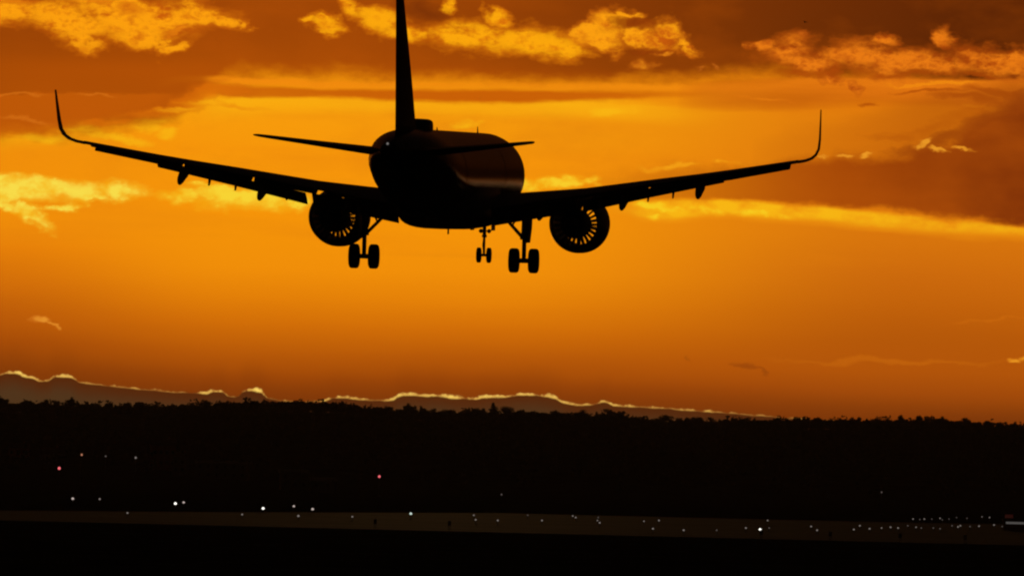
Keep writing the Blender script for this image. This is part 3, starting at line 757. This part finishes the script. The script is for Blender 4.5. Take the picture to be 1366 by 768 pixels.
field_lamp(1014, 706, .23, 'white_l', 'brightest airfield lamp on the right half of the strip')
dl = 'dim airfield lamp among the sprinkle along the paved strip'
for x, y in ((470, 689), (632, 687), (634.5, 693), (664, 694), (704, 687), (723, 694), (768, 690), (797, 694), (800, 697), (859, 695), (879, 694), (871, 705), (912, 707), (956, 707), (995, 704), (1024, 694), (1026, 704),
             (1082, 702), (1090, 707), (1139, 706), (1147, 701), (1160, 705), (323, 686), (764, 688), (798, 690), (170, 684)):
    b = random.random()
    field_lamp(x, y, .17 if b > .4 else .14, 'dim_l' if b > .3 else 'faint_l', dl)
dl = 'dim airfield lamp in the dense rows at the right end'
for x, y in ((1188, 703), (1198, 704), (1211, 701), (1222, 703), (1229, 704), (1254, 705), (1270, 701), (1278, 702.5), (1281, 701), (1294, 702), (1306, 701.5), (1326, 700), (1337, 702), (1218, 692), (1227, 692.5), (1233, 692), (1243, 692),
             (1254, 691), (1257, 693), (1266, 692), (1276, 690), (1290, 691), (1310, 689), (1320, 690), (1245, 704), (1176, 704)):
    b = random.random()
    field_lamp(x, y, .17 if b > .45 else .14, 'dim_l' if b > .4 else 'faint_l', dl)

# dark marker boards at the near edge of the strip
def board_proto():
    root = empty('marker_board', (0, 0, -700))
    MB().tube((-.14, 0, 0), (-.14, 0, .8), .04).build('leg', MAT['black'], root)
    MB().tube((.14, 0, 0), (.14, 0, .8), .04).build('leg', MAT['black'], root)
    MB().box((0, 0, 1.1), (.5, .1, .75)).build('panel', MAT['black'], root)
    return root
bp = board_proto()
for i, (x, lb) in enumerate(((1016, 'dark marker board under the brightest lamp on the right'), (1108, 'dark marker board on the grass edge right of the brightest right lamp'), (1201, 'dark marker board at the grass edge before the dense lamp rows'),
                             (1288, 'dark marker board at the grass edge near the right frame edge'), (497, 'dark marker board on the strip left of the greenish lamp'), (598, 'dark marker board on the strip right of the greenish lamp'))):
    o = bp if i == 0 else copy_tree(bp)
    d = ray(x, 700); t = (DN - 3) / d.y
    o.location = (d.x * t, DN - 3 if i < 4 else DN + 20, 0); tag(o, lb, 'marker board', 'marker boards along the grass edge')

# lit hut at the right edge
p = at(1356, 697, 1500)
hut = empty('airfield_hut', (p.x, p.y, 0))
MB().box((0, 0, p.z / 2 + .25), (5.2, 3, p.z + .5)).build('wall', MAT['brick'], hut)
MB().box((0, 0, p.z + .62), (5.6, 3.4, .24)).build('roof', MAT['black'], hut)
w_ = MB().box((0, -1.54, p.z), (4.6, .1, .62)).build('window', MAT['steel'], hut)
MB().box((0, -1.61, p.z), (4.4, .04, .42)).build('pane', MAT['window_l'], w_)
MB().box((-1.6, -1.5, p.z + 1.3), (1.6, .2, .7)).build('lit_panel', MAT['redsign_l'], hut)
tag(hut, 'dark hut with a pale lit window strip at the right end of the strip', 'hut')

# ------------------------------------------------------------------ the airliner
SREF, ZB = 22.0, 4.53
def B(s, y, z): return Vector((y, SREF - s, z + ZB))
yaw, pit, rol, FX, FZ, FD = R(6.195), R(0.75), R(1.636), -3.11, 5.333, 357.05
Q = Matrix.Rotation(-yaw, 3, 'Z') @ Matrix.Rotation(pit, 3, 'X') @ Matrix.Rotation(rol, 3, 'Y')
W = CAMROT @ Q
pos = CAMROT @ Vector((FX, FD, FZ)) + Vector((0, 0, CAM_H)) - W @ Vector((0, 0, ZB))
jet = empty('airliner', pos, W.to_euler())
tag(jet, 'twin engine passenger airliner seen from behind landing with its wheels down', 'airliner')

# fuselage
fus = [(0.0, -.45, .03, .03), (0.25, -.42, .42, .42), (.7, -.36, .78, .80), (1.4, -.26, 1.15, 1.18), (2.4, -.13, 1.52, 1.52), (3.6, -.04, 1.82, 1.76), (5.0, 0, 2.0, 1.92), (6.4, 0, 2.07, 1.975),
       (12, 0, 2.07, 1.975), (20, 0, 2.07, 1.975), (28, 0, 2.07, 1.975), (31, .03, 2.04, 1.975), (33, .13, 1.94, 1.97), (35, .36, 1.71, 1.93), (37, .62, 1.44, 1.78), (39, .85, 1.15, 1.48), (41, 1.0, .84, 1.08), (42.6, 1.05, .58, .70), (43.8, 1.02, .38, .42), (44.4, 1.0, .27, .28)]
NF = 40
def ring(s, zc, hz, hy, n=NF):
    return [B(s, hy * math.sin(2 * math.pi * k / n), zc + hz * math.cos(2 * math.pi * k / n)) for k in range(n)]
def fus_at(s):
    for a, b in zip(fus, fus[1:]):
        if s <= b[0]:
            t = (s - a[0]) / (b[0] - a[0]); return [a[i] + (b[i] - a[i]) * t for i in range(4)]
    return fus[-1]
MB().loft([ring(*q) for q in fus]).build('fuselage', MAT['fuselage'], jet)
# cabin windows: one strip per side, panes set just proud of the skin
def skin(s, z, side, off=0.004):
    _, zc, hz, hy = fus_at(s); return B(s, side * (hy * math.sqrt(max(0, 1 - ((z - zc) / hz) ** 2)) + off), z)
for side in (-1, 1):
    for d, w in ((5.6, .82), (13.6, .6), (30.2, .6), (36.6, .8)):
        m = MB(); h0, h1 = -.55, 1.3
        n = 6
        vv = []
        for i in range(n + 1):
            z = h0 + (h1 - h0) * i / n; vv += [skin(d - w / 2, z, side, .012), skin(d + w / 2, z, side, .012)]
        m.add(vv, [(2 * i, 2 * i + 1, 2 * i + 3, 2 * i + 2) for i in range(n)], True)
        m.build('cabin_door', MAT['body'], jet)
    m = MB()
    for a, b in ((1.75, 2.35), (2.42, 3.0), (3.07, 3.5)):
        m.add([skin(a, .55, side, .01), skin(b, .62, side, .01), skin(b - .08, 1.1, side, .01), skin(a + .16, .92, side, .01)], [(0, 1, 2, 3)])
    m.build('cockpit_window', MAT['glass'], jet)
# belly fairing
bf = [(13.6, -1.5, .5, 1.2), (14.6, -1.45, .95, 1.9), (16.5, -1.4, 1.14, 2.1), (20, -1.38, 1.2, 2.14), (23.5, -1.38, 1.18, 2.12), (25.5, -1.35, .98, 1.9), (27.2, -1.4, .62, 1.2)]
def sq_ring(s, zc, hz, hy, n=32, e=.62):
    o = []
    for k in range(n):
        t = 2 * math.pi * k / n; c, q = math.cos(t), math.sin(t)
        o.append(B(s, hy * math.copysign(abs(q) ** e, q), zc + hz * math.copysign(abs(c) ** e, c)))
    return o
MB().loft([sq_ring(*q) for q in bf]).build('belly_fairing', MAT['wing'], jet)
# satcom dome on the roof and small antennas
MB().loft([sq_ring(31.2, 2.02, .05, .25, 20, .7), sq_ring(31.6, 2.1, .30, .48, 20, .6), sq_ring(32.4, 2.12, .42, .58, 20, .5), sq_ring(33.6, 2.12, .42, .58, 20, .5), sq_ring(34.1, 2.06, .34, .52, 20, .5), sq_ring(34.3, 2.0, .2, .4, 20, .6)]).build('antenna_dome', MAT['cowl'], jet)
for s, h in ((9.2, .3), (26, .14)):
    MB().loft([[B(s - .16, -.02, 2.05), B(s + .2, -.02, 2.05), B(s + .2, .02, 2.05), B(s - .16, .02, 2.05)], [B(s + .08, -.01, 2.07 + h), B(s + .2, -.01, 2.07 + h), B(s + .2, .01, 2.07 + h), B(s + .08, .01, 2.07 + h)]], smooth=False).build('blade_antenna', MAT['cowl'], jet)
for s, y, h in ((17.5, -.35, .32), (28.4, .35, .3), (29.2, 0, .28)):
    MB().box(B(s, y, -2.07 - h / 2 + (-.45 if s < 27 else .02)), (.05, .3, h)).build('belly_antenna', MAT['cowl'], jet)
# APU exhaust
MB().lathe([(-.02, .12), (.0, .25), (.18, .24), (.2, .16), (.05, .14)], B(44.38, 0, 1.0), (0, -1, 0), 20).build('exhaust_nozzle', MAT['hot'], jet)

MB().lathe([(-.05, .02), (-.02, .055), (.04, .05), (.07, .01)], B(44.47, 0, 1.33), (0, -1, 0), 12).build('tail_light', MAT['tail_l'], jet)

# aerofoils
def foil(le, chord, y, z, tc, twist=0.0, n=11, mode='h', camber=.015):
    """section ring in the s-z plane (mode h) or the s-y plane (mode v, y is the height)"""
    up, lo = [], []
    for i in range(n):
        x = .5 * (1 - math.cos(math.pi * i / (n - 1)))
        t = 5 * tc * (.2969 * math.sqrt(x) - .126 * x - .3516 * x * x + .2843 * x ** 3 - .1015 * x ** 4)
        c = camber * 4 * x * (1 - x); up.append((x, c + t)); lo.append((x, c - t))
    pts = up + lo[-2:0:-1]
    o = []
    for x, q in pts:
        xx, qq = (x - .25) * chord, q * chord
        ds, dz = xx * math.cos(twist) + qq * math.sin(twist), -xx * math.sin(twist) + qq * math.cos(twist)
        s = le + .25 * chord + ds
        o.append(B(s, y, z + dz) if mode == 'h' else B(s, z + dz, y))
    return o
def lerp_t(tab, y): return interp(tab, y)
LE = [(0, 14.6), (1.97, 15.5), (16.8, 24.3)]
TE = [(0, 22.35), (1.97, 22.3), (6.4, 22.6), (16.8, 25.8)]
WZ = [(0, -1.46), (1.97, -1.36), (6.4, -.72), (10, -.12), (13.5, .43), (16.8, 1.04)]
TC = [(0, .15), (1.97, .15), (6.4, .118), (16.8, .105)]
TW = [(0, R(3.0)), (1.97, R(3.0)), (6.4, R(1.8)), (16.8, R(-.3))]
def wz(y): return interp(WZ, y)
def wing_section(y, side, rear=1.0):
    le, te = interp(LE, y), interp(TE, y)
    return foil(le, (te - le) * rear, side * y, wz(y), interp(TC, y) / rear ** .0, interp(TW, y))
def surface(y0, y1, n, side, fr0, fr1, drop, ang, thick, fsz=0.0):
    """flap/aileron: part of the chord from fr0 to fr1, dropped and turned down"""
    rings = []
    for i in range(n + 1):
        y = y0 + (y1 - y0) * i / n; le, te = interp(LE, y), interp(TE, y); ch = te - le
        c = ch * (fr1 - fr0); s0 = le + ch * fr0 + fsz * 0
        zt = wz(y) - (s0 + fsz - le - .25 * ch) * math.sin(interp(TW, y)) - (drop[0] + (drop[1] - drop[0]) * i / n if isinstance(drop, tuple) else drop)
        rings.append(foil(s0 + fsz, c, side * y, zt, thick, ang, 9))
    return rings
for side in (-1, 1):
    ys = [1.2, 1.97, 3, 4.2, 5.4, 6.4, 8, 10, 12, 13.5, 15, 16.2, 16.8]
    rings = []
    for y in ys:
        le, te = interp(LE, y), interp(TE, y)
        rear = .87 if y < 13.45 else .99
        tcv = interp(TC, y)
        rings.append(foil(le, (te - le) * rear, side * y, wz(y), tcv, interp(TW, y)))
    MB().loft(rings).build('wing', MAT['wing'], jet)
    # flaps fully out, with a slot ahead of them
    MB().loft(surface(2.25, 6.25, 5, side, .80, 1.02, (.62, .62), R(-33), .15, .28)).build('flap', MAT['flap'], jet)
    MB().loft(surface(6.55, 13.35, 8, side, .77, 1.01, (.66, .33), R(-31), .15, .24)).build('flap', MAT['flap'], jet)
    MB().loft(surface(13.55, 16.4, 4, side, .70, 1.0, .07, R(-9), .16, .02)).build('aileron', MAT['flap'], jet)
    # slats drooped ahead of the leading edge
    for a, b in ((2.6, 5.2), (6.6, 9.4), (9.5, 12.5), (12.6, 16.4)):
        rings = []
        for i in range(5):
            y = a + (b - a) * i / 4; le, te = interp(LE, y), interp(TE, y); ch = te - le
            rings.append(foil(le - .36, .62 + .03 * ch, side * y, wz(y) - .02 - .10 * ch * .4, .26, R(24), 8, camber=.05))
        MB().loft(rings).build('slat', MAT['flap'], jet)
    # winglet: blended curve from the tip upwards
    rings = []
    path = [(16.8, 1.04, 1.55, 24.3, 0), (17.15, 1.105, 1.45, 24.52, 14), (17.45, 1.215, 1.34, 24.72, 32), (17.66, 1.39, 1.22, 24.95, 52), (17.8, 1.66, 1.1, 25.2, 70), (17.86, 2.11, 0.98, 25.52, 80), (17.9, 2.86, 0.72, 26.08, 82), (17.93, 3.48, 0.46, 26.55, 82)]
    for y, z, c, le, roll in path:
        n = 9; r_ = []
        up, lo = [], []
        for i in range(n):
            x = .5 * (1 - math.cos(math.pi * i / (n - 1))); t = 5 * .10 * (.2969 * math.sqrt(x) - .126 * x - .3516 * x * x + .2843 * x ** 3 - .1015 * x ** 4)
            up.append((x, t)); lo.append((x, -t))
        for x, q in up + lo[-2:0:-1]:
            nx, nz = -math.sin(R(roll)), math.cos(R(roll))
            r_.append(B(le + x * c, side * (y + q * c * nx), z + q * c * nz))
        rings.append(r_)
    MB().loft(rings).build('winglet', MAT['red'], jet)
    # flap track fairings
    for y, ln, sc_ in ((4.6, 3.0, .9), (8.55, 2.9, 1.0), (12.2, 2.4, .86)):
        te = interp(TE, y); z0 = wz(y) - .35 * sc_ - .05
        pts = [(te - 2.0 * sc_, z0 + .12, .05), (te - 1.5 * sc_, z0 - .0, .16), (te - .8 * sc_, z0 - .1, .22), (te - .1, z0 - .24, .2), (te + .5 * sc_, z0 - .42, .17), (te + .8 * sc_, z0 - .52, .13), (te + .9 * sc_, z0 - .55, .07)]
        MB().loft([ring(s, z, r * 1.35, r, 14) for s, z, r in [(a, b, c) for a, b, c in pts]] and [[B(s, side * y + r * math.sin(2 * math.pi * k / 14), z + 1.4 * r * math.cos(2 * math.pi * k / 14)) for k in range(14)] for s, z, r in pts]).build('flap_fairing', MAT['wing'], jet)
    for y in (3.1, 7.4, 9.75, 10.95):
        te = interp(TE, y); z0 = wz(y)
        MB().loft([[B(te - .5, side * y - .05, z0 - .35), B(te + .1, side * y - .05, z0 - .45), B(te + .1, side * y + .05, z0 - .45), B(te - .5, side * y + .05, z0 - .35)],
                   [B(te + .1, side * y - .03, z0 - .85), B(te + .3, side * y - .03, z0 - .85), B(te + .3, side * y + .03, z0 - .85), B(te + .1, side * y + .03, z0 - .85)]], smooth=False).build('flap_hinge', MAT['strut'], jet)
    # tailplane
    rings = []
    for y, le, c, z in ((.5, 37.1, 4.4, .98), (1.3, 37.9, 3.9, 1.02), (3.5, 39.35, 2.7, 1.26), (5.8, 40.9, 1.55, 1.52), (6.15, 41.2, 1.25, 1.56), (6.27, 41.6, .8, 1.57)):
        rings.append(foil(le + .35, c, side * y, z, .10, R(-1.0), camber=-.004))
    MB().loft(rings).build('tailplane', MAT['wing'], jet)
# fin
rings = []
for z, le, c, tc_ in ((1.5, 34.6, 7.2, .085), (2.3, 35.6, 6.3, .09), (4.2, 37.25, 4.95, .10), (6.2, 39.0, 3.55, .10), (7.75, 40.4, 2.45, .10), (7.95, 40.75, 2.0, .08)):
    rings.append(foil(le, c, z, 0, tc_, 0, 11, 'v', camber=0))
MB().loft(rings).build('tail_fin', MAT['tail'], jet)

# engines: open ducts, one sees the sky between the vanes
def lathe_y(m, prof, c, n=48, closed=False):
    return m.lathe([(-(SREF - s) * 0 + s, r) for s, r in prof], B(0, c[1], c[2]), (0, -1, 0), n, closed)
for side in (-1, 1):
    c = (0, side * 5.79, -2.17); E0 = 14.2
    cowl = lathe_y(MB(), [(E0 + .05, 1.02), (E0, 1.10), (E0 + .08, 1.2), (E0 + .5, 1.34), (E0 + 1.3, 1.425), (E0 + 2.2, 1.42), (E0 + 3.2, 1.32), (E0 + 4.05, 1.15), (E0 + 4.3, 1.085), (E0 + 4.31, 1.065), (E0 + 3.6, 1.08), (E0 + 2.6, 1.13), (E0 + 1.6, 1.08),
                       (E0 + 1.0, 1.0), (E0 + .4, .985)], c, 56, True).build('engine_cowl', MAT['cowl'], jet)
    lathe_y(MB(), [(E0 + .75, .02), (E0 + .85, .13), (E0 + 1.1, .28), (E0 + 1.35, .36), (E0 + 1.7, .44), (E0 + 2.3, .58), (E0 + 3.0, .70), (E0 + 3.7, .715), (E0 + 4.4, .66), (E0 + 5.0, .57), (E0 + 5.3, .50), (E0 + 5.28, .46), (E0 + 4.9, .47), (E0 + 4.9, .02)], c, 40).build('engine_core', MAT['duct'], jet)
    lathe_y(MB(), [(E0 + 4.85, .34), (E0 + 5.2, .30), (E0 + 5.6, .18), (E0 + 6.0, .03)], c, 24).build('exhaust_plug', MAT['hot'], jet)
    m = MB(); nb = 25
    for k in range(nb):
        t = 2 * math.pi * (k + .3) / nb
        def pt(s, r, dt): return B(s, c[1] + r * math.sin(t + dt), c[2] + r * math.cos(t + dt))
        w = .082
        m.add([pt(E0 + 2.35, .57, -w), pt(E0 + 2.7, .62, w), pt(E0 + 2.7, 1.13, w * .62), pt(E0 + 2.35, 1.13, -w * .62),
               pt(E0 + 2.37, .57, -w + .03), pt(E0 + 2.72, .62, w + .03), pt(E0 + 2.72, 1.13, w * .62 + .02), pt(E0 + 2.37, 1.13, -w * .62 + .02)],
              [(0, 1, 2, 3), (4, 7, 6, 5), (0, 4, 5, 1), (3, 2, 6, 7), (1, 5, 6, 2), (0, 3, 7, 4)], True)
    m.build('guide_vanes', MAT['blade'], jet)
    m = MB(); nb = 18
    for k in range(nb):
        t = 2 * math.pi * (k + .1) / nb; w = .035
        m.add([pt(E0 + .85, .33, -w), pt(E0 + 1.2, .40, w), pt(E0 + 1.15, .7, w * .9), pt(E0 + 1.05, .985, w * .75), pt(E0 + .92, .975, -w * .75), pt(E0 + .88, .7, -w * .9)], [(0, 1, 2, 5), (5, 2, 3, 4)], True)
    m.build('fan', MAT['blade'], jet)
    # pylon
    MB().loft([[B(s, c[1] - w, z0), B(s, c[1] + w, z0), B(s, c[1] + w, z1), B(s, c[1] - w, z1)] for s, w, z0, z1 in
               ((E0 + 1.0, .05, -.86, -.80), (E0 + 2.0, .2, -1.05, -.78), (E0 + 3.6, .24, -1.55, -.95), (E0 + 5.2, .2, -1.6, -1.0), (E0 + 6.2, .05, -1.35, -1.1))], smooth=False).build('pylon', MAT['cowl'], jet)
    lathe = [(E0 + 3.4, -1.55), (E0 + 4.2, -1.5)]
    # nacelle strake
    MB().add([B(E0 + .9, c[1] - side * 1.0, c[2] + .9), B(E0 + 2.2, c[1] - side * 1.0, c[2] + .92), B(E0 + 2.1, c[1] - side * 1.25, c[2] + 1.2), B(E0 + .9, c[1] - side * 1.03, c[2] + .93)], [(0, 1, 2, 3)]).build('strake', MAT['cowl'], jet)

# landing gear
def wheel(parent, s, y, z, r, w, nm='wheel'):
    o = MB().lathe([(-w / 2, r * .55), (-w / 2, r * .82), (-w * .42, r * .94), (-w * .25, r), (w * .25, r), (w * .42, r * .94), (w / 2, r * .82), (w / 2, r * .55), (w * .3, r * .5), (-w * .3, r * .5)], B(s, y, z), (1, 0, 0), 28, True).build('wheel', MAT['tyre'], parent)
    MB().lathe([(-w * .36, .03), (-w * .36, r * .3), (-w * .22, r * .53), (w * .22, r * .53), (w * .36, r * .3), (w * .36, .03)], B(s, y, z), (1, 0, 0), 20).build('rim', MAT['hub'], o)
    return o
def gear(s, y, ztop, zb, r, w, gap, leg_r, name, side=0):
    za = zb + r
    g = MB().tube(B(s - (.25 if side else -.1), y, ztop), B(s, y, za + (ztop - za) * .42), leg_r, leg_r * .95, 14).tube(B(s, y, za + (ztop - za) * .46), B(s, y, za - .02), leg_r * .62, leg_r * .62, 12)
    g.lathe([(-.06, leg_r * 1.25), (.06, leg_r * 1.25)], B(s, y, za + (ztop - za) * .42), (0, 0, 1), 14)
    leg = g.build('gear_leg', MAT['strut'], jet)
    MB().tube(B(s, y - gap / 2 - .05, za), B(s, y + gap / 2 + .05, za), leg_r * .7, None, 12).build('axle', MAT['strut'], leg)
    # torque links
    MB().tube(B(s + .02, y, za + .12), B(s + .42, y, za + .5), .05, .05, 6).tube(B(s + .42, y, za + .5), B(s + .05, y, za + 1.0), .05, .05, 6).build('torque_link', MAT['strut'], leg)
    for q in (-1, 1): wheel(jet, s, y + q * gap / 2, za, r, w)
    return leg
for side in (-1, 1):
    y = side * 3.795
    leg = gear(22.0, y, -1.45, -4.53, .585, .46, .93, .17, 'main', side)
    MB().tube(B(22.0, y, -2.95), B(21.9, y - side * 1.15, -1.75), .09, .075, 8).tube(B(21.95, y - side * .6, -2.32), B(21.8, y - side * .2, -1.6), .05, .05, 6).build('side_brace', MAT['strut'], leg)
    MB().loft([[B(21.3, y + side * a, z), B(22.7, y + side * a, z), B(22.7, y + side * (a + .06), z), B(21.3, y + side * (a + .06), z)] for z, a in ((-1.55, .24), (-2.4, .22), (-3.1, .15))], smooth=False).build('gear_door', MAT['wing'], leg)
leg = gear(5.07, 0, -1.7, -4.32, .38, .22, .50, .10, 'nose')
MB().tube(B(5.07, 0, -2.9), B(6.2, 0, -1.9), .06, .06, 8).build('drag_brace', MAT['strut'], leg)
for q in (-1, 1):
    MB().box(B(5.9, q * .52, -2.35), (.04, 1.5, .72)).build('gear_door', MAT['body'], jet)
    MB().lathe([(-.06, .02), (-.05, .09), (.06, .11), (.08, .02)], B(4.9, q * .2, -2.75), (0, 1, 0), 12).build('taxi_light', MAT['glass'], leg)
    MB().box(B(5.05, q * .16, -2.75), (.26, .05, .06)).build('light_bracket', MAT['strut'], leg)

# ------------------------------------------------------------------ two far birds
def bird(px, py, D, span, label, ang):
    p = at(px, py, D); m = MB(); s = span
    m.loft([[Vector((x + .0, y, z)) for x, z in ((-w, 0), (0, w), (w, 0), (0, -w))] for y, w in ((-.5 * s * .5, .005), (-.3 * s * .5, .05 * s), (0, .075 * s), (.3 * s * .5, .05 * s), (.5 * s * .5, .01 * s))])
    for q in (-1, 1):
        m.loft([[Vector((q * x, y0, z)), Vector((q * x, y1, z)), Vector((q * x, y1, z + t)), Vector((q * x, y0, z + t))] for x, y0, y1, z, t in
                ((.02 * s, -.12 * s, .12 * s, .02 * s, .03 * s), (.25 * s, -.09 * s, .12 * s, .12 * s, .02 * s), (.5 * s, -.10 * s, -.02 * s, .06 * s, .01 * s))])
    o = m.build('flying_bird', MAT['bird'], None, p); o.rotation_euler = (0, .2, ang)
    tag(o, label, 'bird', 'birds in the upper right sky'); return o
bird(1074, 30, 700, .6, 'tiny dark bird against the brown cloud at upper right', .8)
bird(1106, 63, 800, .5, 'tiny bird in front of the lit orange cloud at upper right', -.5)
